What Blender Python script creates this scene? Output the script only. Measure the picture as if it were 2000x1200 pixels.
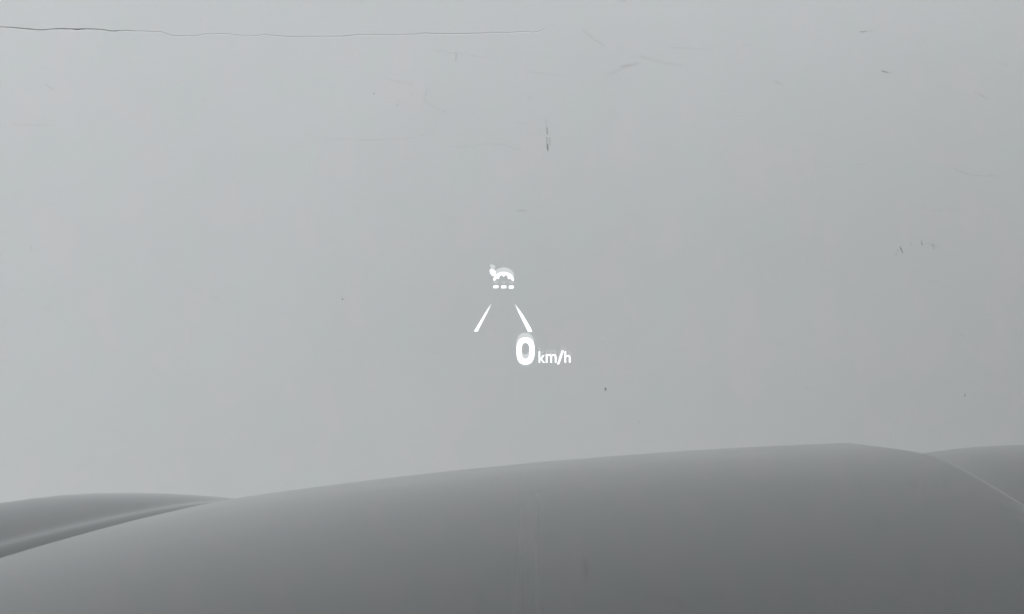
import bpy, bmesh, math, random
from mathutils import Vector, Matrix
random.seed(7)
for o in list(bpy.data.objects): bpy.data.objects.remove(o)
SC = bpy.context.scene
COL = SC.collection
R = math.radians

# ---------------- camera, sky, sun, exposure ----------------
EYE = 1.40                      # phone at the driver's eye
PITCH = R(2.0)
FPX = 2414.0                    # focal length in photo pixels
cam_d = bpy.data.cameras.new('camera')
cam_d.sensor_width = 36.0
cam_d.lens = 36.0 * FPX / 2000.0
cam_d.clip_start = 0.02
cam_d.clip_end = 500
cam = bpy.data.objects.new('camera', cam_d)
COL.objects.link(cam)
cam.location = (0, 0, EYE)
cam.rotation_euler = (R(90) - PITCH, 0, 0)
SC.camera = cam

SUN_EL, SUN_AZ = R(38), R(240)  # azimuth clockwise from +Y: behind the car, a little to its left
w = bpy.data.worlds.new('World'); SC.world = w; w.use_nodes = True
nt = w.node_tree; nt.nodes.clear()
sky = nt.nodes.new('ShaderNodeTexSky'); sky.sky_type = 'NISHITA'; sky.sun_disc = False
sky.sun_elevation = SUN_EL; sky.sun_rotation = SUN_AZ
sky.air_density = 1.0; sky.dust_density = 6.0; sky.ozone_density = 1.0
hs = nt.nodes.new('ShaderNodeHueSaturation'); hs.inputs['Saturation'].default_value = 0.12
bg = nt.nodes.new('ShaderNodeBackground'); bg.inputs['Strength'].default_value = 0.12
out = nt.nodes.new('ShaderNodeOutputWorld')
nt.links.new(sky.outputs[0], hs.inputs['Color']); nt.links.new(hs.outputs[0], bg.inputs[0]); nt.links.new(bg.outputs[0], out.inputs[0])
sun_d = bpy.data.lights.new('sun', 'SUN'); sun_d.energy = 0.9; sun_d.angle = R(50); sun_d.color = (1.0, 0.97, 0.93)
sun = bpy.data.objects.new('sun', sun_d); COL.objects.link(sun)
sdir = Vector((math.sin(SUN_AZ) * math.cos(SUN_EL), math.cos(SUN_AZ) * math.cos(SUN_EL), math.sin(SUN_EL)))
sun.rotation_euler = sdir.to_track_quat('Z', 'Y').to_euler()
sun.location = (-3, -6, 9)
vs = SC.view_settings; vs.view_transform = 'Standard'; vs.look = 'None'; vs.gamma = 1.0; vs.use_curve_mapping = False
vs.exposure = 0.73

# ---------------- helpers ----------------
def ray(px, py):
    u = (px - 1000) / FPX; v = (600 - py) / FPX
    c, s = math.cos(PITCH), math.sin(PITCH)
    return Vector((u, c + v * s, v * c - s))
def at(px, py, Y):              # where a photo pixel's line of sight meets the upright plane y = Y
    d = ray(px, py); d *= Y / d.y
    return Vector((d.x, Y, EYE + d.z))
def mesh_obj(name, verts, faces, mat, parent=None, smooth=False, loc=None):
    me = bpy.data.meshes.new(name); me.from_pydata([tuple(v) for v in verts], [], faces); me.update()
    if smooth:
        for p in me.polygons: p.use_smooth = True
    if mat: me.materials.append(mat)
    o = bpy.data.objects.new(name, me); COL.objects.link(o)
    if parent: o.parent = parent
    return o
def bm_obj(name, bm, mat, parent=None, smooth=False):
    me = bpy.data.meshes.new(name); bm.to_mesh(me); bm.free()
    if smooth:
        for p in me.polygons: p.use_smooth = True
    me.materials.append(mat)
    o = bpy.data.objects.new(name, me); COL.objects.link(o)
    if parent: o.parent = parent
    return o
def empty(name, loc=(0, 0, 0)):
    o = bpy.data.objects.new(name, None); COL.objects.link(o); o.location = loc; o.empty_display_size = .1
    return o
def tag(o, label=None, cat=None, group=None, kind=None):
    if label: o['label'] = label
    if cat: o['category'] = cat
    if group: o['group'] = group
    if kind: o['kind'] = kind
    return o
class G:                        # tiny node-tree helper
    def __init__(s, name):
        s.m = bpy.data.materials.new(name); s.m.use_nodes = True; s.t = s.m.node_tree; s.t.nodes.clear()
        s.out = s.n('ShaderNodeOutputMaterial')
    def n(s, typ, **kw):
        nd = s.t.nodes.new(typ)
        for k, v in kw.items(): setattr(nd, k, v)
        return nd
    def l(s, a, b): s.t.links.new(a, b)
    def math(s, op, a, b=None, c=None, clamp=False):
        nd = s.n('ShaderNodeMath', operation=op); nd.use_clamp = clamp
        for i, v in enumerate((a, b, c)):
            if v is None: continue
            if isinstance(v, (int, float)): nd.inputs[i].default_value = v
            else: s.l(v, nd.inputs[i])
        return nd.outputs[0]
    def noise(s, scale, detail=4, rough=.5, vec=None, stretch=None):
        if vec is None: vec = s.n('ShaderNodeTexCoord').outputs['Object']
        if stretch:
            mp = s.n('ShaderNodeMapping'); mp.inputs['Scale'].default_value = stretch; s.l(vec, mp.inputs[0]); vec = mp.outputs[0]
        nd = s.n('ShaderNodeTexNoise'); nd.inputs['Scale'].default_value = scale
        nd.inputs['Detail'].default_value = detail; nd.inputs['Roughness'].default_value = rough
        s.l(vec, nd.inputs['Vector']); return nd.outputs['Fac']
    def ramp(s, fac, stops):
        r = s.n('ShaderNodeValToRGB'); e = r.color_ramp.elements
        while len(e) < len(stops): e.new(.5)
        for i, (p, c) in enumerate(stops): e[i].position = p; e[i].color = (*c, 1)
        s.l(fac, r.inputs[0]); return r.outputs[0]
    def mixc(s, fac, a, b, blend='MIX'):
        m = s.n('ShaderNodeMix', data_type='RGBA', blend_type=blend)
        for i, v in ((0, fac), (6, a), (7, b)):
            if isinstance(v, (int, float)): m.inputs[i].default_value = v
            elif isinstance(v, tuple): m.inputs[i].default_value = (*v, 1)
            else: s.l(v, m.inputs[i])
        return m.outputs[2]

# ---------------- materials ----------------
def wall_paint():
    g = G('grey_wall_paint'); p = g.n('ShaderNodeBsdfPrincipled')
    big = g.noise(1.1, 5, .55); mid = g.noise(6, 4, .6); hue = g.noise(7, 3, .6, stretch=(1, 1, .7))
    c = g.ramp(big, [(.3, (.488, .496, .514)), (.7, (.550, .554, .576))])
    c = g.mixc(.5, c, g.ramp(hue, [(.38, (.490, .528, .532)), (.62, (.552, .520, .548))]))
    c = g.mixc(g.math('MULTIPLY', g.math('SUBTRACT', mid, .45), .35, clamp=True), c, (.44, .45, .45))
    speck = g.noise(420, 2, .7)
    c = g.mixc(.35, c, g.ramp(speck, [(.35, (.47, .49, .49)), (.65, (.57, .585, .583))]))
    g.l(c, p.inputs['Base Color']); p.inputs['Roughness'].default_value = .62
    p.inputs['Specular IOR Level'].default_value = .3
    # roller stipple, laid in flat sideways strokes, plus slow trowel waves
    a = g.noise(170, 3, .6, stretch=(.45, 1, 1)); b = g.noise(38, 3, .5, stretch=(.6, 1, 1)); d = g.noise(2.6, 3, .5)
    h = g.math('ADD', g.math('MULTIPLY', a, .00048), g.math('ADD', g.math('MULTIPLY', b, .00038), g.math('MULTIPLY', d, .0008)))
    bp = g.n('ShaderNodeBump'); bp.inputs['Strength'].default_value = .8; bp.inputs['Distance'].default_value = 1.0
    g.l(h, bp.inputs['Height']); g.l(bp.outputs[0], p.inputs['Normal'])
    g.l(p.outputs[0], g.out.inputs[0]); return g.m
def simple(name, col, rough=.6, metal=0., spec=.5, nscale=None, amt=.15, bump=0.):
    g = G(name); p = g.n('ShaderNodeBsdfPrincipled')
    if nscale:
        n = g.noise(nscale, 5, .6)
        lo = tuple(max(0, c * (1 - amt)) for c in col); hi = tuple(min(1, c * (1 + amt)) for c in col)
        g.l(g.ramp(n, [(.3, lo), (.7, hi)]), p.inputs['Base Color'])
        if bump:
            bp = g.n('ShaderNodeBump'); bp.inputs['Distance'].default_value = bump; bp.inputs['Strength'].default_value = .6
            g.l(n, bp.inputs['Height']); g.l(bp.outputs[0], p.inputs['Normal'])
    else: p.inputs['Base Color'].default_value = (*col, 1)
    p.inputs['Roughness'].default_value = rough; p.inputs['Metallic'].default_value = metal
    p.inputs['Specular IOR Level'].default_value = spec
    g.l(p.outputs[0], g.out.inputs[0]); return g.m
def car_paint():
    g = G('grey_car_paint'); p = g.n('ShaderNodeBsdfPrincipled')
    fl = g.noise(420, 3, .85); dust = g.noise(5, 6, .65)
    c = g.ramp(fl, [(.36, (.006, .008, .010)), (.64, (.050, .054, .058))])
    c = g.mixc(g.math('MULTIPLY', dust, .05), c, (.20, .20, .195))
    g.l(c, p.inputs['Base Color'])
    p.inputs['Metallic'].default_value = 0.; p.inputs['Roughness'].default_value = .6
    p.inputs['Specular IOR Level'].default_value = 0.0; p.inputs['Coat Weight'].default_value = 1.0; p.inputs['Coat IOR'].default_value = 1.62; p.inputs['Coat Roughness'].default_value = .16
    g.l(g.math('ADD', .05, g.math('MULTIPLY', dust, .08)), p.inputs['Coat Roughness'])
    g.l(p.outputs[0], g.out.inputs[0]); return g.m
def glass():
    g = G('windshield_glass'); t = g.n('ShaderNodeBsdfTransparent'); t.inputs['Color'].default_value = (.964, .984, .992, 1)
    g.l(t.outputs[0], g.out.inputs[0]); return g.m
def light_mat(name, strength, fade=None):
    """a projected image: light added to what is behind it; fade = (z0, z1) in object space: the drawn line dims from z0 up to z1"""
    g = G(name); t = g.n('ShaderNodeBsdfTransparent'); e = g.n('ShaderNodeEmission'); a = g.n('ShaderNodeAddShader')
    e.inputs['Color'].default_value = (.97, 1, 1, 1); e.inputs['Strength'].default_value = strength
    geo = g.n('ShaderNodeNewGeometry'); front = g.math('SUBTRACT', 1, geo.outputs['Backfacing'])   # the glass throws the image back to the driver's side only
    if not fade: g.l(g.math('MULTIPLY', front, strength), e.inputs['Strength'])
    if fade:
        sx = g.n('ShaderNodeSeparateXYZ'); g.l(g.n('ShaderNodeTexCoord').outputs['Object'], sx.inputs[0])
        mr = g.n('ShaderNodeMapRange'); mr.inputs['From Min'].default_value = fade[0]; mr.inputs['From Max'].default_value = fade[1]
        mr.inputs['To Min'].default_value = strength; mr.inputs['To Max'].default_value = 0.0
        g.l(sx.outputs['Z'], mr.inputs[0]); g.l(g.math('MULTIPLY', front, mr.outputs[0]), e.inputs['Strength'])
    g.l(t.outputs[0], a.inputs[0]); g.l(e.outputs[0], a.inputs[1]); g.l(a.outputs[0], g.out.inputs[0]); return g.m
_sc = {}
def scuff_mat(alpha, col):
    k = (alpha, col)
    if k in _sc: return _sc[k]
    g = G('scuff'); p = g.n('ShaderNodeBsdfPrincipled'); p.inputs['Base Color'].default_value = (*col, 1); p.inputs['Roughness'].default_value = .8
    uv = g.n('ShaderNodeSeparateXYZ'); g.l(g.n('ShaderNodeUVMap').outputs[0], uv.inputs[0])
    v = g.math('ABSOLUTE', g.math('SUBTRACT', uv.outputs['Y'], .5))
    fv = g.math('SUBTRACT', 1, g.math('MULTIPLY', v, 2), clamp=True)
    u = g.math('ABSOLUTE', g.math('SUBTRACT', uv.outputs['X'], .5))
    fu = g.math('MULTIPLY', g.math('SUBTRACT', .5, u), 7, clamp=True)
    n = g.noise(260, 3, .7)
    nn = g.math('MULTIPLY', g.math('SUBTRACT', n, .22), 2.0, clamp=True)
    al = g.math('MULTIPLY', g.math('MULTIPLY', g.math('MULTIPLY', fv, fu), nn), alpha, clamp=True)
    g.l(al, p.inputs['Alpha']); g.l(p.outputs[0], g.out.inputs[0]); _sc[k] = g.m; return g.m

M_WALL = wall_paint()
M_CORE = simple('dark_mortar', (.21, .21, .20), .95, nscale=60)
M_PAINT = car_paint()
M_GLASS = glass()
M_BLACK = simple('black_plastic', (.022, .022, .023), .6, nscale=200, amt=.3, bump=.0004)
M_RUBBER = simple('tyre_rubber', (.02, .02, .02), .85)
M_METAL = simple('wheel_alloy', (.35, .36, .37), .35, .9)
M_CHROME = simple('headlight_lens', (.55, .58, .6), .12, .2)
M_GROUND = simple('asphalt_ground', (.20, .20, .196), .9, nscale=7, amt=.2, bump=.002)
M_SIDE = simple('grey_render', (.055, .055, .052), .85, nscale=4, amt=.12, bump=.003)

# ---------------- ground ----------------
TILT = 0.0638                    # the car stands on ground that rises to the right
def tilted(o):
    o.rotation_euler = (0, -TILT, 0)
    o.location = (math.sin(TILT) * 1.13, 0, (1 - math.cos(TILT)) * 1.13)
gnd = mesh_obj('ground', [(-14, -40, 0), (2.4, -40, 0), (2.4, 4.6, 0), (-14, 4.6, 0)], [(0, 1, 2, 3)], M_GROUND)
tilted(gnd); tag(gnd, kind='structure')
far_g = mesh_obj('terrain', [(-200, -200, -.95), (200, -200, -.95), (200, 200, -.95), (-200, 200, -.95)], [(0, 1, 2, 3)], M_GROUND)
tag(far_g, kind='structure')

# ---------------- the wall ----------------
WY = 4.10                        # distance of the painted face
def W(px, py): return at(px, py, WY)
WALL_TOP, WALL_BOT = 5.2, -1.0
wall = empty('boundary_wall', (0, WY, 0))
tag(wall, 'tall light grey painted plaster wall facing the car, with a thin crack near the top', 'wall')
crack_px = [(0,53),(25,54),(50,56.5),(68,58.2),(85,59),(105,57),(125,56.5),(150,57.7),(170,57),(200,58),(220,61.5),(240,60),(275,61.5),(312,62),
 (325,66),(337,70),(375,71),(400,67),(437,66.5),(465,69),(487,70),(500,71),(515,68),(550,71),(575,72),(625,71.5),(662,72),(680,70),(712,68),
 (762,69),(800,68),(830,65),(862,67),(925,66),(962,64),(1000,64),(1025,62),(1040,64),(1050,63),(1059,59)]
pts = [W(*p) for p in crack_px]
dens = []
for a, b in zip(pts, pts[1:]):
    n = max(1, int((b - a).length / .006))
    for i in range(n):
        t = i / n; q = a.lerp(b, t); dens.append(Vector((q.x, 0, q.z + random.uniform(-.0006, .0006))))
dens.append(Vector((pts[-1].x, 0, pts[-1].z)))
seam_x = W(1069.5, 300).x
left = []
x, z, dz = dens[0].x - .012, dens[0].z, 0.
while x > -7.0:
    dz = dz * .8 + random.uniform(-.0016, .0016); z += dz; z += (dens[0].z + .02 - z) * .02
    left.append(Vector((x, 0, z))); x -= .012
left.append(Vector((-7.0, 0, z)))
crack = left[::-1] + dens + [Vector((seam_x - .004, 0, dens[-1].z + .003))]
def gap(px):                     # width of the crack in metres along the wall
    k = [(-99, .0018), (20, .0020), (50, .0034), (85, .0028), (110, .0022), (150, .0042), (180, .0036), (215, .0022), (240, .0026), (300, .0009),
         (340, .0014), (400, .0007), (500, .0006), (560, .0010), (640, .0008), (720, .0007), (800, .0009), (830, .0016), (870, .0013), (930, .0006), (1040, .0005), (1070, .0001)]
    for (a, ga), (b, gb) in zip(k, k[1:]):
        if a <= px <= b: return ga + (gb - ga) * (px - a) / (b - a)
    return .0018 if px < 0 else .0002
lo, hi = [], []
for v in crack:
    px = 1000 + v.x / WY * FPX
    gp = gap(px) * random.uniform(.5, 1.0) * (.9 if px < 240 else .55)
    lip = .5 + .5 * math.sin(v.x * 9)
    lo.append((v.x, v.z - gp * .5)); hi.append((v.x, v.z + gp * .5))
TH = .02
def panel(name, edge, top, bevel_side):
    """one coat of plaster: front face y=0 (local to wall), edge = the cracked border, flat far border at z=top, edge rolled in by a small chamfer"""
    vs_, fs = [], []; n = len(edge); sgn = 1 if top > edge[0][1] else -1
    for x, z in edge: vs_.append((x, .0006, z))                # chamfered lip
    for x, z in edge: vs_.append((x, 0, z + sgn * .0016))
    rows = 2
    for x, z in edge: vs_.append((x, 0, z + sgn * .02))
    for x, z in edge: vs_.append((x, 0, top))
    for x, z in edge: vs_.append((x, TH, z))
    for i in range(n - 1):
        for a, b in ((0, 1), (1, 2), (2, 3)):
            f = (a * n + i, a * n + i + 1, b * n + i + 1, b * n + i)
            fs.append(f if sgn > 0 else f[::-1])
        f = (4 * n + i, 4 * n + i + 1, i + 1, i); fs.append(f if sgn > 0 else f[::-1])
    return mesh_obj(name, vs_, fs, M_WALL, wall)
panel('plaster_panel', hi, WALL_TOP, 1)
panel('plaster_panel', lo, WALL_BOT, -1)
def box(name, a, b, mat, parent=None, bev=0.):
    bm = bmesh.new(); bmesh.ops.create_cube(bm, size=1)
    for v in bm.verts: v.co = Vector([(a[i] + b[i]) / 2 + v.co[i] * (b[i] - a[i]) for i in range(3)])
    if bev: bmesh.ops.bevel(bm, geom=bm.edges[:], offset=bev, segments=2, affect='EDGES')
    return bm_obj(name, bm, mat, parent)
right = box('plaster_panel', (seam_x + .0011, .00004, WALL_BOT), (2.20, TH, WALL_TOP), M_WALL, wall)
# filled joint between the two plaster sheets
j = box('joint_strip', (seam_x - .0042, .00008, WALL_BOT), (seam_x + .0014, TH - .001, WALL_TOP - .002), M_WALL, wall)
box('wall_core', (-7.0, TH + .001, WALL_BOT), (2.20, .24, WALL_TOP + .004), M_CORE, wall)
box('coping', (-7.02, -.03, WALL_TOP + .006), (2.22, .27, WALL_TOP + .07), M_SIDE, wall, bev=.006)

def ribbon(name, pp, width, alpha, col=(.10, .115, .115), lift=.0012):
    """a thin smear of dirt or rubber on the paint, following photo pixels pp, width in photo pixels"""
    P = [W(*q) for q in pp]; P = [Vector((v.x, -lift, v.z)) for v in P]
    Q = []
    for a, b in zip(P, P[1:]):
        n = max(2, int((b - a).length / .01))
        for i in range(n): Q.append(a.lerp(b, i / n))
    Q.append(P[-1]); hw = width * WY / FPX / 2
    vs_, uv = [], []
    for i, q in enumerate(Q):
        t = (Q[min(i + 1, len(Q) - 1)] - Q[max(i - 1, 0)]).normalized(); nrm = Vector((-t.z, 0, t.x))
        k = hw * random.uniform(.75, 1.2)
        vs_ += [q - nrm * k, q + nrm * k]; uv += [(i / (len(Q) - 1), 0), (i / (len(Q) - 1), 1)]
    fs = [(2 * i, 2 * i + 2, 2 * i + 3, 2 * i + 1) for i in range(len(Q) - 1)]
    o = mesh_obj(name, vs_, fs, scuff_mat(alpha, col), wall)
    l = o.data.uv_layers.new(name='UVMap')
    for lp in o.data.loops: l.data[lp.index].uv = uv[lp.vertex_index]
    return o
DK, BR, BL = (.05, .06, .06), (.16, .15, .14), (.20, .22, .25)
marks = [
 ([(1066.5,232),(1067,245),(1068,250)], 3, .35, DK), ([(1068,248),(1068.8,264)], 3.2, .8, DK), ([(1068,267),(1068.5,280)], 3.2, .7, DK),
 ([(1068.6,279),(1069,288),(1070,296)], 4.2, 1.3, DK), ([(1073,268),(1074,276),(1073.5,286)], 5, .45, DK),
 ([(1757.5,481),(1760,488),(1763,495)], 3.4, 1.1, DK), ([(1752,488),(1754,491)], 3.5, .55, DK), ([(1752,493),(1749,500)], 5, .3, DK),
 ([(1798.5,469),(1800,475),(1802,480)], 3.2, .8, DK), ([(1820,476),(1823,481),(1823,488)], 4.5, .45, DK), ([(1780,472),(1779,481)], 5, .22, DK),
 ([(1808,475),(1835,484)], 5, .15, DK),
 ([(1678,62),(1686,62.5),(1693,61)], 3.4, .6, DK), ([(1692,61.5),(1708,61)], 2.6, .3, DK),
 ([(1721,139.5),(1728,140.5),(1734,141.5)], 3.8, .75, DK), ([(1734,142),(1746,141)], 3, .35, DK),
 ([(1513,158),(1520,163),(1530,166)], 3.2, .38, DK), ([(1900,179),(1914,185),(1929,194)], 3.2, .42, DK), ([(1946,120),(1968,130)], 3, .15, DK),
 ([(1181,761),(1184,757.5)], 6, 1.3, DK), ([(1180,764),(1183,761)], 4, .5, DK), ([(667,585),(671,584.6)], 4.5, 1.0, DK), ([(1883,775),(1885,770)], 4, 1.1, DK),
 ([(728.5,183),(732,183)], 3.4, .9, (.18,.09,.08)), ([(776,198),(779,198)], 3, .6, DK), ([(774,207),(778,205)], 3.2, .5, DK), ([(803,186),(807,186)], 3, .35, DK),
 ([(890,101),(891,110),(889.5,122)], 5, .38, BR), ([(89,165),(94,169),(106,178)], 3.4, .32, DK), ([(18,243),(60,245),(101,244)], 3.2, .25, DK),
 ([(1133,53),(1143,64),(1160,77),(1183,92)], 3, .34, DK), ([(752,154),(765,157),(786,162),(812,167)], 3.2, .26, BR),
 ([(835,168),(833,182),(828,192),(831,199),(850,212),(870,218)], 3, .26, BR), ([(864,215),(868,220)], 4, .3, BR),
 ([(853,235),(850,252),(838,261),(812,269),(760,273),(690,274),(620,271)], 3, .17, BR),
 ([(870,288),(920,286),(955,281),(985,283),(1010,292),(1040,304)], 3, .20, BR),
 ([(1008,411.5),(1019,412),(1028,411)], 4.5, .38, BL), ([(1180,150),(1205,139),(1222,129),(1250,124)], 12, .13, BR), ([(1208,131),(1226,129),(1250,123)], 7, .22, BR),
 ([(1240,108),(1268,116),(1300,124),(1345,130)], 8, .16, BR), ([(1300,92),(1340,95),(1390,97)], 4, .16, BR), ([(1025,140),(1070,145),(1120,150)], 3.5, .14, BR),
 ([(1028,188),(1042,195)], 4, .2, DK), ([(830,96),(880,103),(975,116)], 4, .13, BR), ([(1855,325),(1880,338),(1910,344),(1955,343)], 3.5, .24, DK),
 ([(1172,668),(1181,669)], 3, .35, DK), ([(1338,682),(1346,681)], 3, .28, DK), ([(1245,821),(1250,827)], 3.2, .35, DK), ([(697,538),(700,539)], 5, .35, BR),
 ([(1770,400),(1820,412),(1890,408)], 6, .07, DK), ([(1208,0),(1218,3),(1226,1)], 6, .25, DK), ([(60,480),(62,492)], 5, .2, DK),
 ([(213,121),(216,122)], 3.5, .3, DK), ([(395,193),(399,198)], 3.5, .25, DK), ([(472,690),(482,698)], 4, .12, DK), ([(1862,440),(1890,455)], 4, .08, DK),
]
for k in range(26):              # fainter nicks and rub marks
    a, b = random.uniform(20, 1980), random.uniform(20, 830); an = random.uniform(-.6, .6); ln = random.uniform(4, 26)
    marks.append(([(a, b), (a + ln * .5 * math.cos(an), b + ln * .5 * math.sin(an) + random.uniform(-2, 2)), (a + ln * math.cos(an), b + ln * math.sin(an))], random.uniform(2.4, 4), random.uniform(.08, .2), random.choice((DK, BR))))
for i, (pp, wd, al, c) in enumerate(marks):
    al *= .5 if al < .5 else .72
    ribbon('scuff_mark', pp, wd, al, c, lift=.0011 + .00002 * i)

# unseen blocker wall, added to darken the plaster wall towards the right
side = empty('shade_wall', (2.2, 0, 0))
tag(side, 'dark unseen wall to the right of the car, added to shade the plaster wall', 'wall', kind='thing')
box('shade_wall_body', (.002, -9, -1.0), (.4, 4.098, 2.75), M_SIDE, side)
box('coping', (-.03, -9.03, 2.753), (.43, 4.098, 2.82), M_SIDE, side, bev=.006)

# unseen block behind the car, added to dim the wall lower down
back = empty('rear_shade_block', (-3, -3.6, 0))
tag(back, 'low dark unseen block behind the car, added to dim the plaster wall', 'shade_block')
box('wall', (-9, -3, -1.0), (5.1, 0, 3.4), M_SIDE, back)
box('coping', (-9.05, -3.05, 3.403), (5.1, .05, 3.50), M_SIDE, back, bev=.006)

# unseen roof added to shade the wall; its skewed front edge darkens the right more
shade = empty('shade_roof', (0, 0, 0))
tag(shade, 'flat unseen roof on slim posts over the car, added to shade the plaster wall', 'shade_roof')
CX0, CX1, CYL, CYR, CZ = -2.7, 2.15, .2, 3.1, 2.62
vs_ = [(CX0, -3.3, CZ), (CX1, -3.3, CZ), (CX1, CYR, CZ), (CX0, CYL, CZ)]
vs_ += [(x, y, z + .09) for x, y, z in vs_]
mesh_obj('shade_sheet', vs_, [(3, 2, 1, 0), (4, 5, 6, 7), (0, 1, 5, 4), (1, 2, 6, 5), (2, 3, 7, 6), (3, 0, 4, 7)], M_SIDE, shade)
for x, y in ((CX0 + .15, -3.1), (CX0 + .15, CYL - .1), (CX1 - .15, -3.1)):
    box('shade_post', (x - .04, y - .04, -.9), (x + .04, y + .04, CZ - .002), M_METAL, shade, bev=.008)

# ---------------- the car ----------------
P = dict(A=-0.2607, k1=0.0554, k2=0.0958, y2=2.1934, c=0.0495, xc=0.3156, xl0=-0.7495, xl1=-0.5027, wl=0.0301, xr0=0.5450, xr1=0.7020,
         wr=0.0756, h=0.0292, g=0.1282, gc=0.1060, hr=0.0270, g2=0.0590, gc2=0.1550)
def ss(t): t = min(1, max(0, t)); return t * t * (3 - 2 * t)
def ss5(t): t = min(1, max(0, t)); return t ** 3 * (t * (6 * t - 15) + 10)
def soft(d, w_): return w_ * math.log1p(math.exp(min(60, d / w_))) if d / w_ > -40 else 0.
def hz(x, y):                    # top of the bonnet above the ground, car upright
    s = (y - 1.3)
    xl = P['xl0'] + (P['xl1'] - P['xl0']) * s; xr = P['xr0'] + (P['xr1'] - P['xr0']) * s
    b = P['A'] - P['k1'] * (y - .9) ** 2 - P['k2'] * max(0, y - P['y2']) ** 2 - P['c'] * (x - P['xc']) ** 2
    L = 1 - ss((x - xl) / P['wl']); Rr = 1 - ss5((xr + .006 - x) / (.040 + .066 * ss((y - 1.60) / .5)))
    dl = soft(xl - x, .006); dr = soft(x - xr - .036, .022)
    z = b - P['h'] * L - P['hr'] * Rr + 3 * (P['g'] * dl - P['gc'] * dl ** 2) + 3 * (P['g2'] * dr - P['gc2'] * dr ** 2)
    z -= .18 * .022 * (math.tanh((xl - x - .10) / .022) + math.tanh(.10 / .022))      # soft character line beyond the left shoulder
    return EYE + z
XL, XR, Y0, Y1 = -1.10, 1.10, .80, 2.86
car = empty('car'); tilted(car)
tag(car, 'grey car facing the wall, its long sculpted bonnet across the foot of the view', 'car')
def arr(lo, hi, step): n = max(1, int(round((hi - lo) / step))); return [lo + (hi - lo) * i / n for i in range(n + 1)]
xs = arr(XL, -.84, .02) + arr(-.84, -.46, .0045)[1:] + arr(-.46, .5, .02)[1:] + arr(.5, .80, .005)[1:] + arr(.80, XR, .02)[1:]
ys = arr(Y0, Y1, .02)
vs_, fs = [], []
for y in ys:
    for x in xs:
        e = 0
        if x < XL + .06: e -= (XL + .06 - x) ** 2 * 9
        if x > XR - .06: e -= (x - XR + .06) ** 2 * 9
        if y > Y1 - .12: e -= (y - Y1 + .12) ** 2 * 4
        vs_.append((x, y, hz(x, y) + e))
nx = len(xs)
for jn in range(len(ys) - 1):
    for i in range(nx - 1): fs.append((jn * nx + i, jn * nx + i + 1, (jn + 1) * nx + i + 1, (jn + 1) * nx + i))
hood = mesh_obj('hood', vs_, fs, M_PAINT, car, smooth=True)
so = hood.modifiers.new('thickness', 'SOLIDIFY'); so.thickness = .012; so.offset = -1
# two pale reflected bands painted on the bonnet, plus a fainter wide one
def streak_mat(alpha, col):
    g = G('painted_reflection'); p = g.n('ShaderNodeBsdfPrincipled'); p.inputs['Base Color'].default_value = (*col, 1); p.inputs['Roughness'].default_value = .8
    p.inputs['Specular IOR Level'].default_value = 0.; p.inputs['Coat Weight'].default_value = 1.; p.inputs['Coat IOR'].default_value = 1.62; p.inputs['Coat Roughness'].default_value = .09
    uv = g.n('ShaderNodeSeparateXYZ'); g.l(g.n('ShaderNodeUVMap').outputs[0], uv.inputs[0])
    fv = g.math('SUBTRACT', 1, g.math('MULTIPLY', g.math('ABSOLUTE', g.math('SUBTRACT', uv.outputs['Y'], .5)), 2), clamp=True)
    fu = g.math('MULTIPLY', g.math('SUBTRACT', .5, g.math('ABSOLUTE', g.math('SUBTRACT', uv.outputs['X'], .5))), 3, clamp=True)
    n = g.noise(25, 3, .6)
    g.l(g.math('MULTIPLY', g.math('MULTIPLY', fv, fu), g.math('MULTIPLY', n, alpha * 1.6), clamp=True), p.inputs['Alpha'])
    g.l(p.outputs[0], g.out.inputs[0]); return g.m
M_STREAK, M_STREAK2 = streak_mat(.06, (.78, .80, .80)), streak_mat(.02, (.78, .80, .80))
def streak(name, x0, x1, y0, y1, wd, mat, k_):
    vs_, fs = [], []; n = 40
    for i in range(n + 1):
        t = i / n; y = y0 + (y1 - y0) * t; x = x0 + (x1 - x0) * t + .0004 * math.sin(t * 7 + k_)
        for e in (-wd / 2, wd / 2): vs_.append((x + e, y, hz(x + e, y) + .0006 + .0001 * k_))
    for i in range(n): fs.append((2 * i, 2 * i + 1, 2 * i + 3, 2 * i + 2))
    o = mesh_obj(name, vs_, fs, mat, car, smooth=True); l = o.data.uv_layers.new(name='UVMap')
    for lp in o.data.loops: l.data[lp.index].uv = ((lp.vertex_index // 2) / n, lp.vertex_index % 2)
streak('reflection_streak', .0055, .012, .90, 1.45, .0065, M_STREAK, 1)
streak('reflection_streak', .0185, .028, .90, 1.50, .0055, M_STREAK, 2)
streak('reflection_streak', .012, .020, .88, 1.55, .022, M_STREAK2, 3)
# front fascia, below the leading edge of the bonnet
prof = [(Y1 + .002, -.075), (Y1 + .05, -.12), (Y1 + .075, -.22), (Y1 + .085, -.40), (Y1 + .11, -.52), (Y1 + .10, -.66), (Y1 + .02, -.80), (Y1 - .12, -.86)]
xx = arr(XL + .01, XR - .01, .05); vs_, fs = [], []
for y, dz in prof:
    for x in xx:
        u = (x - .03) / 1.06; curve = .22 * abs(u) ** 3.2
        vs_.append((x, y - curve * (1 if y > Y1 + .01 else 0.2), 1.09 + dz if dz < -.2 else hz(x, Y1) - .065 + (dz + .075)))
n = len(xx)
for jn in range(len(prof) - 1):
    for i in range(n - 1): fs.append((jn * n + i, jn * n + i + 1, (jn + 1) * n + i + 1, (jn + 1) * n + i))
bum = mesh_obj('front_bumper', vs_, fs, M_PAINT, car, smooth=True); s2 = bum.modifiers.new('t', 'SOLIDIFY'); s2.thickness = .01
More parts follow.
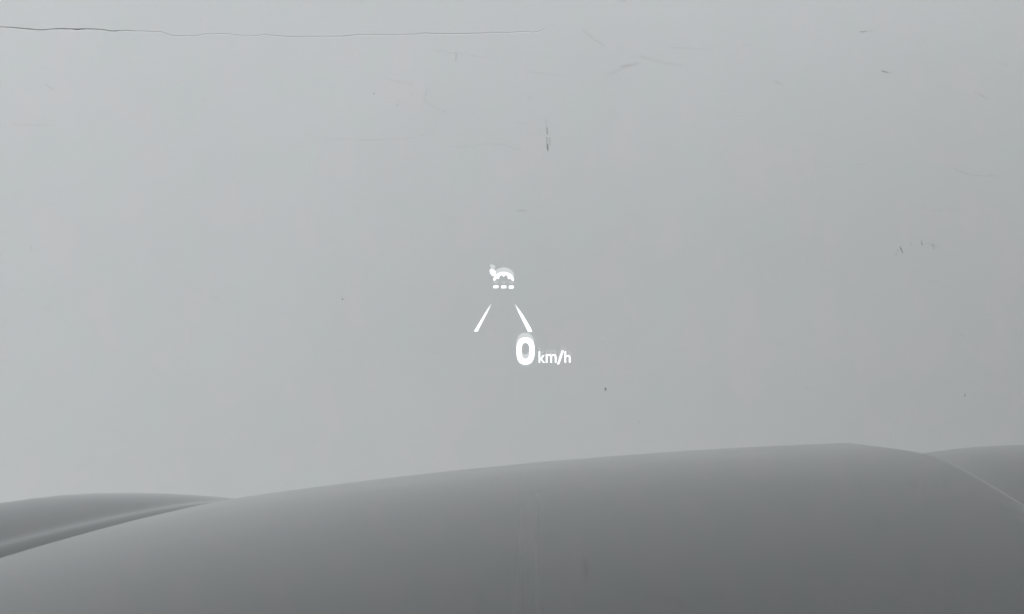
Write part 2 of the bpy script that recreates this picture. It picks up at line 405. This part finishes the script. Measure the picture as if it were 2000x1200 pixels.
def fender(xo, sg):
    o2, top = [], []
    yy = arr(Y0 - .15, Y1 - .06, .05); vs_, fs = [], []
    cy, cz, cr = 2.12, .36, .42
    for y in yy:
        zt = min(hz(xo - sg * .02, max(Y0, y)) - .045, 1.2)
        d = cr ** 2 - (y - cy) ** 2; zb = max(.26, cz + math.sqrt(d) if d > 0 else .26)
        for k in range(9):
            t = k / 8; z = zt + (zb - zt) * t
            vs_.append((xo + sg * (.035 * math.sin(math.pi * min(1, t * 1.3)) - .01), y, z))
    for i in range(len(yy) - 1):
        for k in range(8): fs.append((i * 9 + k, i * 9 + k + 1, (i + 1) * 9 + k + 1, (i + 1) * 9 + k))
    o = mesh_obj('fender', vs_, fs, M_PAINT, car, smooth=True); m = o.modifiers.new('t', 'SOLIDIFY'); m.thickness = .008; m.offset = 0
def ring(name, c, r, wd, mat, parent, hole=0, seg=40, bev=.012):
    bm = bmesh.new(); prof_ = [(hole, -wd / 2), (r - bev, -wd / 2), (r, -wd / 2 + bev), (r, wd / 2 - bev), (r - bev, wd / 2), (hole, wd / 2)]
    rows = []
    for s in range(seg):
        a = 2 * math.pi * s / seg
        rows.append([bm.verts.new((c[0] + q, c[1] + rr * math.cos(a), c[2] + rr * math.sin(a))) for rr, q in prof_])
    for s in range(seg):
        A_, B_ = rows[s], rows[(s + 1) % seg]
        for k in range(len(prof_)):
            k2 = (k + 1) % len(prof_)
            if hole == 0 and k == len(prof_) - 1: continue
            bm.faces.new((A_[k], A_[k2], B_[k2], B_[k]))
    bmesh.ops.remove_doubles(bm, verts=bm.verts[:], dist=1e-5)
    return bm_obj(name, bm, mat, parent, smooth=False)
for xo, sg in ((XL + .01, -1), (XR - .01, 1)):
    fender(xo, sg)
    wh = empty('wheel'); wh.parent = car; cx = xo - sg * .13
    ring('tyre', (cx, 2.12, .355), .355, .24, M_RUBBER, wh, hole=.24, bev=.03)
    bm = bmesh.new()
    rim = ring('rim', (cx, 2.12, .355), .238, .16, M_METAL, wh)
# cabin behind the bonnet: roof, pillars, doors and tail
def bar(name, a, b, r_, mat, seg=10, sy=1.):
    a, b = Vector(a), Vector(b); bm = bmesh.new(); d_ = (b - a).normalized(); u = d_.cross(Vector((0, 0, 1))).normalized(); v_ = d_.cross(u); rw = []
    for q in (a, b): rw.append([bm.verts.new(q + u * r_ * math.cos(2 * math.pi * k / seg) + v_ * r_ * sy * math.sin(2 * math.pi * k / seg)) for k in range(seg)])
    for k in range(seg): bm.faces.new((rw[0][k], rw[0][(k + 1) % seg], rw[1][(k + 1) % seg], rw[1][k]))
    bm.faces.new(rw[0][::-1]); bm.faces.new(rw[1]); return bm_obj(name, bm, mat, car, smooth=True)
vs_, fs = [], []; yy = arr(-2.6, -.31, .12); xx = arr(-.72, .78, .06)
for y in yy:
    for x in xx:
        k = (x - .03) / .75; t = (y + .31) / -2.29
        vs_.append((x * (1 - .05 * t), y - .16 * k * k * (1 - t), 1.755 + .05 * math.sin(math.pi * (t * .8 + .1)) - .05 * k ** 4 - .10 * t * t))
for i in range(len(yy) - 1):
    for k in range(len(xx) - 1): a = i * len(xx) + k; fs.append((a, a + 1, a + 1 + len(xx), a + len(xx)))
rf = mesh_obj('roof', vs_, fs, M_PAINT, car, smooth=True); m = rf.modifiers.new('t', 'SOLIDIFY'); m.thickness = .03
for xo, sg in ((XL + .02, -1), (XR - .02, 1)):
    bar('pillar', (xo - sg * .17, .63, 1.10), (xo - sg * .30, -.46, 1.73), .035, M_BLACK)
    bar('pillar', (xo - sg * .10, -.62, 1.05), (xo - sg * .32, -.70, 1.74), .04, M_BLACK)
    bar('pillar', (xo - sg * .10, -2.45, 1.05), (xo - sg * .34, -2.2, 1.70), .05, M_PAINT)
    a, b = sorted((xo, xo - sg * .09))
    box('door', (a, -.60, .34), (b, .58, 1.09), M_PAINT, car, bev=.03)
    box('door', (a, -1.62, .34), (b, -.62, 1.09), M_PAINT, car, bev=.03)
    box('rear_quarter', (a, -2.75, .40), (b, -1.64, 1.09), M_PAINT, car, bev=.03)
box('tailgate', (XL + .06, -2.83, .40), (XR - .06, -2.74, 1.08), M_PAINT, car, bev=.03)
# cowl, dashboard, pillars and windscreen
box('cowl', (XL + .14, .60, .98), (XR - .14, .80, 1.085), M_BLACK, car, bev=.02)
GX0, GX1, GB, GT = -.82, .88, Vector((0, .80, 1.115)), Vector((0, -.30, 1.115 + 1.10 * math.tan(R(30))))
vs_, fs = [], []
nu, nv = 28, 14
for side_ in (0, 1):
    for v in range(nv + 1):
        for u in range(nu + 1):
            s = u / nu; t = v / nv; q = GB.lerp(GT, t); k = (s * 2 - 1)
            x = (GX0 + GX1) / 2 + (GX1 - GX0) / 2 * k * (1 - .14 * t)
            off = .005 if side_ else 0
            vs_.append((x, q.y - .16 * k * k - off * .5, q.z + .045 * math.sin(math.pi * t) - off * .87))
m1 = (nv + 1) * (nu + 1)
for v in range(nv):
    for u in range(nu):
        a = v * (nu + 1) + u; b = a + 1; c = b + nu + 1; d = a + nu + 1
        fs.append((a, b, c, d)); fs.append((a + m1, d + m1, c + m1, b + m1))
mesh_obj('windshield', vs_, fs, M_GLASS, car, smooth=True)
# dashboard top, curving down towards the driver
vs_, fs = [], []
dp = [(.74, 1.06), (.60, 1.075), (.45, 1.08), (.32, 1.06), (.26, 1.02), (.24, .93), (.30, .80)]
for y, z in dp:
    for x in arr(-.78, .84, .06): vs_.append((x, y - .10 * ((x - .03) / .81) ** 2 * (1 if y > .5 else .2), z + .02 * math.exp(-((x + .02) / .22) ** 2) * (1 if .3 < y < .7 else 0)))
n = len(arr(-.78, .84, .06))
for jn in range(len(dp) - 1):
    for i in range(n - 1): fs.append((jn * n + i, jn * n + i + 1, (jn + 1) * n + i + 1, (jn + 1) * n + i))
d = mesh_obj('dashboard', vs_, fs, M_BLACK, car, smooth=True); m = d.modifiers.new('t', 'SOLIDIFY'); m.thickness = .01

# ---------------- head-up display, thrown on to the inner face of the windscreen ----------------
CARM = Matrix.Translation((math.sin(TILT) * 1.13, 0, (1 - math.cos(TILT)) * 1.13)) @ Matrix.Rotation(-TILT, 4, 'Y')
CARI = CARM.inverted()
def glass_z(x, y):               # height of the pane's inner face over (x, y), car upright
    t = .3
    for _ in range(6):
        k = (x - (GX0 + GX1) / 2) / ((GX1 - GX0) / 2 * (1 - .14 * t))
        t = (GB.y - .16 * k * k - y) / (GB.y - GT.y)
    return GB.z + (GT.z - GB.z) * t + .045 * math.sin(math.pi * t) - .005
def on_glass(px, py, inset=.003):
    d = ray(px, py); a, b = .05, 1.0
    for _ in range(40):
        m = (a + b) / 2; q = CARI @ (Vector((0, 0, EYE)) + d * m)
        if q.z < glass_z(q.x, q.y) - inset: a = m
        else: b = m
    return Vector((0, 0, EYE)) + d * a
GC = on_glass(1000, 620)
hud = empty('head_up_display', GC)
tag(hud, 'glowing white display reading 0 km/h under a car symbol and lane lines', 'head-up display')
M_L = light_mat('display_light', .6)
M_GH = light_mat('display_ghost', .14)
M_GT = light_mat('display_text_ghost', .05)
def local(pp, dy=0.): return [on_glass(x, y, .003 - dy) - GC for x, y in pp]
def smooth_closed(pp, it=2):
    for _ in range(it):
        q = []
        for a, b in zip(pp, pp[1:] + pp[:1]):
            q += [(a[0] * .75 + b[0] * .25, a[1] * .75 + b[1] * .25), (a[0] * .25 + b[0] * .75, a[1] * .25 + b[1] * .75)]
        pp = q
    return pp
def face_driver(bm):
    bm.normal_update(); eye = Vector((0, 0, EYE)) - GC
    fl = [f for f in bm.faces if f.normal.dot(eye - f.calc_center_median()) < 0]
    if fl: bmesh.ops.reverse_faces(bm, faces=fl)
def flat(name, loops, mat, parent, dy=0.):
    """flat figure from closed pixel outlines (the second one a hole)"""
    bm = bmesh.new(); es = []
    for lp in loops:
        v = [bm.verts.new(q) for q in local(lp, dy)]
        es += [bm.edges.new((v[i], v[(i + 1) % len(v)])) for i in range(len(v))]
    bmesh.ops.triangle_fill(bm, edges=es, use_beauty=True)
    face_driver(bm)
    return bm_obj(name, bm, mat, parent)
def sh(pp, dx, dy): return [(x + dx, y + dy) for x, y in pp]
def crop(pp, s, ox, oy): return [(ox + x / s, oy + y / s) for x, y in pp]
arch = crop([(345,715),(365,640),(430,550),(530,490),(650,468),(770,490),(880,550),(940,630),(962,690),(950,735),(905,738),(870,688),(838,662),(800,700),
             (772,632),(765,588),(722,560),(690,584),(655,620),(625,588),(608,562),(545,580),(528,634),(510,685),(460,660),(425,702),(380,738)], 15, 940, 500)
tag_ = crop([(245,420),(290,372),(340,400),(372,422),(408,418),(430,520),(390,575),(345,605),(300,570),(246,480)], 15, 940, 500)
bars = [crop(b, 15, 940, 500) for b in ([(345,880),(380,868),(490,866),(516,905),(480,950),(348,950)], [(580,870),(735,870),(735,950),(585,957)], [(805,872),(940,870),(962,918),(930,962),(805,962)])]
sym = empty('car_symbol'); sym.parent = hud
flat('roof_arch', [smooth_closed(arch, 1)], M_L, sym)
flat('side_mark', [smooth_closed(tag_, 2)], M_L, sym)
def clip_corners(b): return [p for q0, q1 in zip(b, b[1:] + b[:1]) for p in ((q0[0]*.88+q1[0]*.12, q0[1]*.88+q1[1]*.12), (q0[0]*.12+q1[0]*.88, q0[1]*.12+q1[1]*.88))]
for b in bars: flat('bar', [clip_corners(b)], M_L, sym)
GS = -9.0
gs_ = empty('ghost_symbol'); gs_.parent = hud
flat('ghost_arch', [smooth_closed(crop([(345,715),(365,640),(430,550),(530,490),(650,468),(770,490),(880,550),(940,630),(962,690),(950,760),(800,712),(655,660),(510,697),(380,745)], 15, 940, 500 + GS), 1)], M_GH, gs_, .0008)
flat('ghost_mark', [smooth_closed(sh(crop([(245,420),(290,372),(340,400),(372,422),(408,418),(400,520),(345,575),(300,520)], 15, 940, 500), 0, GS), 2)], M_GH, gs_, .0008)
for b in bars: flat('ghost_bar', [sh(smooth_closed(b, 1), 0, GS)], M_GT, gs_, .0008)
zf0 = (on_glass(1000, 612) - GC).z; zf1 = (on_glass(1000, 592) - GC).z
M_LF = light_mat('display_fading_light', .75, (zf0, zf1))
flat('lane_line', [[(925.7,647.6),(933.2,647.6),(936.5,640),(960.6,594),(959.8,592),(958,594)]], M_LF, hud)
flat('lane_line', [[(1006,593),(1005.2,595),(1031.5,648.8),(1039.6,648.4),(1036,640),(1022.5,617)]], M_LF, hud)
def superel(x0, x1, y0, y1, n=2.5, seg=56):
    cx, cy, a, b = (x0 + x1) / 2, (y0 + y1) / 2, (x1 - x0) / 2, (y1 - y0) / 2; r = []
    for i in range(seg):
        t = 2 * math.pi * i / seg; c, s = math.cos(t), math.sin(t)
        r.append((cx + a * math.copysign(abs(c) ** (2 / n), c), cy + b * math.copysign(abs(s) ** (2 / n), s)))
    return r
zero = [superel(1008.6, 1044.3, 659.4, 712.4), superel(1018.4, 1034.3, 670.0, 701.5)]
flat('digit', zero, M_L, hud)
flat('ghost_digit', [sh(zero[0], -.4, GS), sh(zero[1], -.4, GS)], M_GH, hud, .0008)
flat('ghost_digit', [superel(1010, 1043, 664, 716.5), superel(1018.9, 1033.9, 670.5, 701)], M_GT, hud, .0012)
def letter(ch, x0, x1, y0, y1, mat, parent, name, dy=0., bold=.012):
    cu = bpy.data.curves.new('t', 'FONT'); cu.body = ch; cu.offset = bold; cu.resolution_u = 4
    o = bpy.data.objects.new('t', cu); COL.objects.link(o)
    bpy.context.view_layer.update()
    me = bpy.data.meshes.new_from_object(o.evaluated_get(bpy.context.evaluated_depsgraph_get()))
    bpy.data.objects.remove(o); bpy.data.curves.remove(cu)
    vx = [v.co.x for v in me.vertices]; vy = [v.co.y for v in me.vertices]
    ax, bx, ay, by = min(vx), max(vx), min(vy), max(vy)
    for v in me.vertices:
        px = x0 + (v.co.x - ax) / (bx - ax) * (x1 - x0); py = y1 + (v.co.y - ay) / (by - ay) * (y0 - y1)
        v.co = on_glass(px, py, .003 - dy) - GC
    bm = bmesh.new(); bm.from_mesh(me); face_driver(bm); bm.to_mesh(me); bm.free()
    me.materials.clear(); me.materials.append(mat); me.name = name
    q = bpy.data.objects.new(name, me); COL.objects.link(q); q.parent = parent
LT = [('k', 1052, 1064.8, 686.6, 709), ('m', 1065.9, 1087, 691.6, 709), ('/', 1087.8, 1101.6, 685, 712), ('h', 1102.4, 1114.4, 686.8, 708.6)]
ut = empty('unit_text'); ut.parent = hud
for ch, a, b, c, d_ in LT: letter(ch, a, b, c, d_, M_L, ut, 'letter' if ch != '/' else 'slash')
ug = empty('ghost_text'); ug.parent = hud
for ch, a, b, c, d_ in LT: letter(ch, a, b, c - 8.5, d_ - 8.5, M_GT, ug, 'ghost_letter' if ch != '/' else 'ghost_slash', .0008)
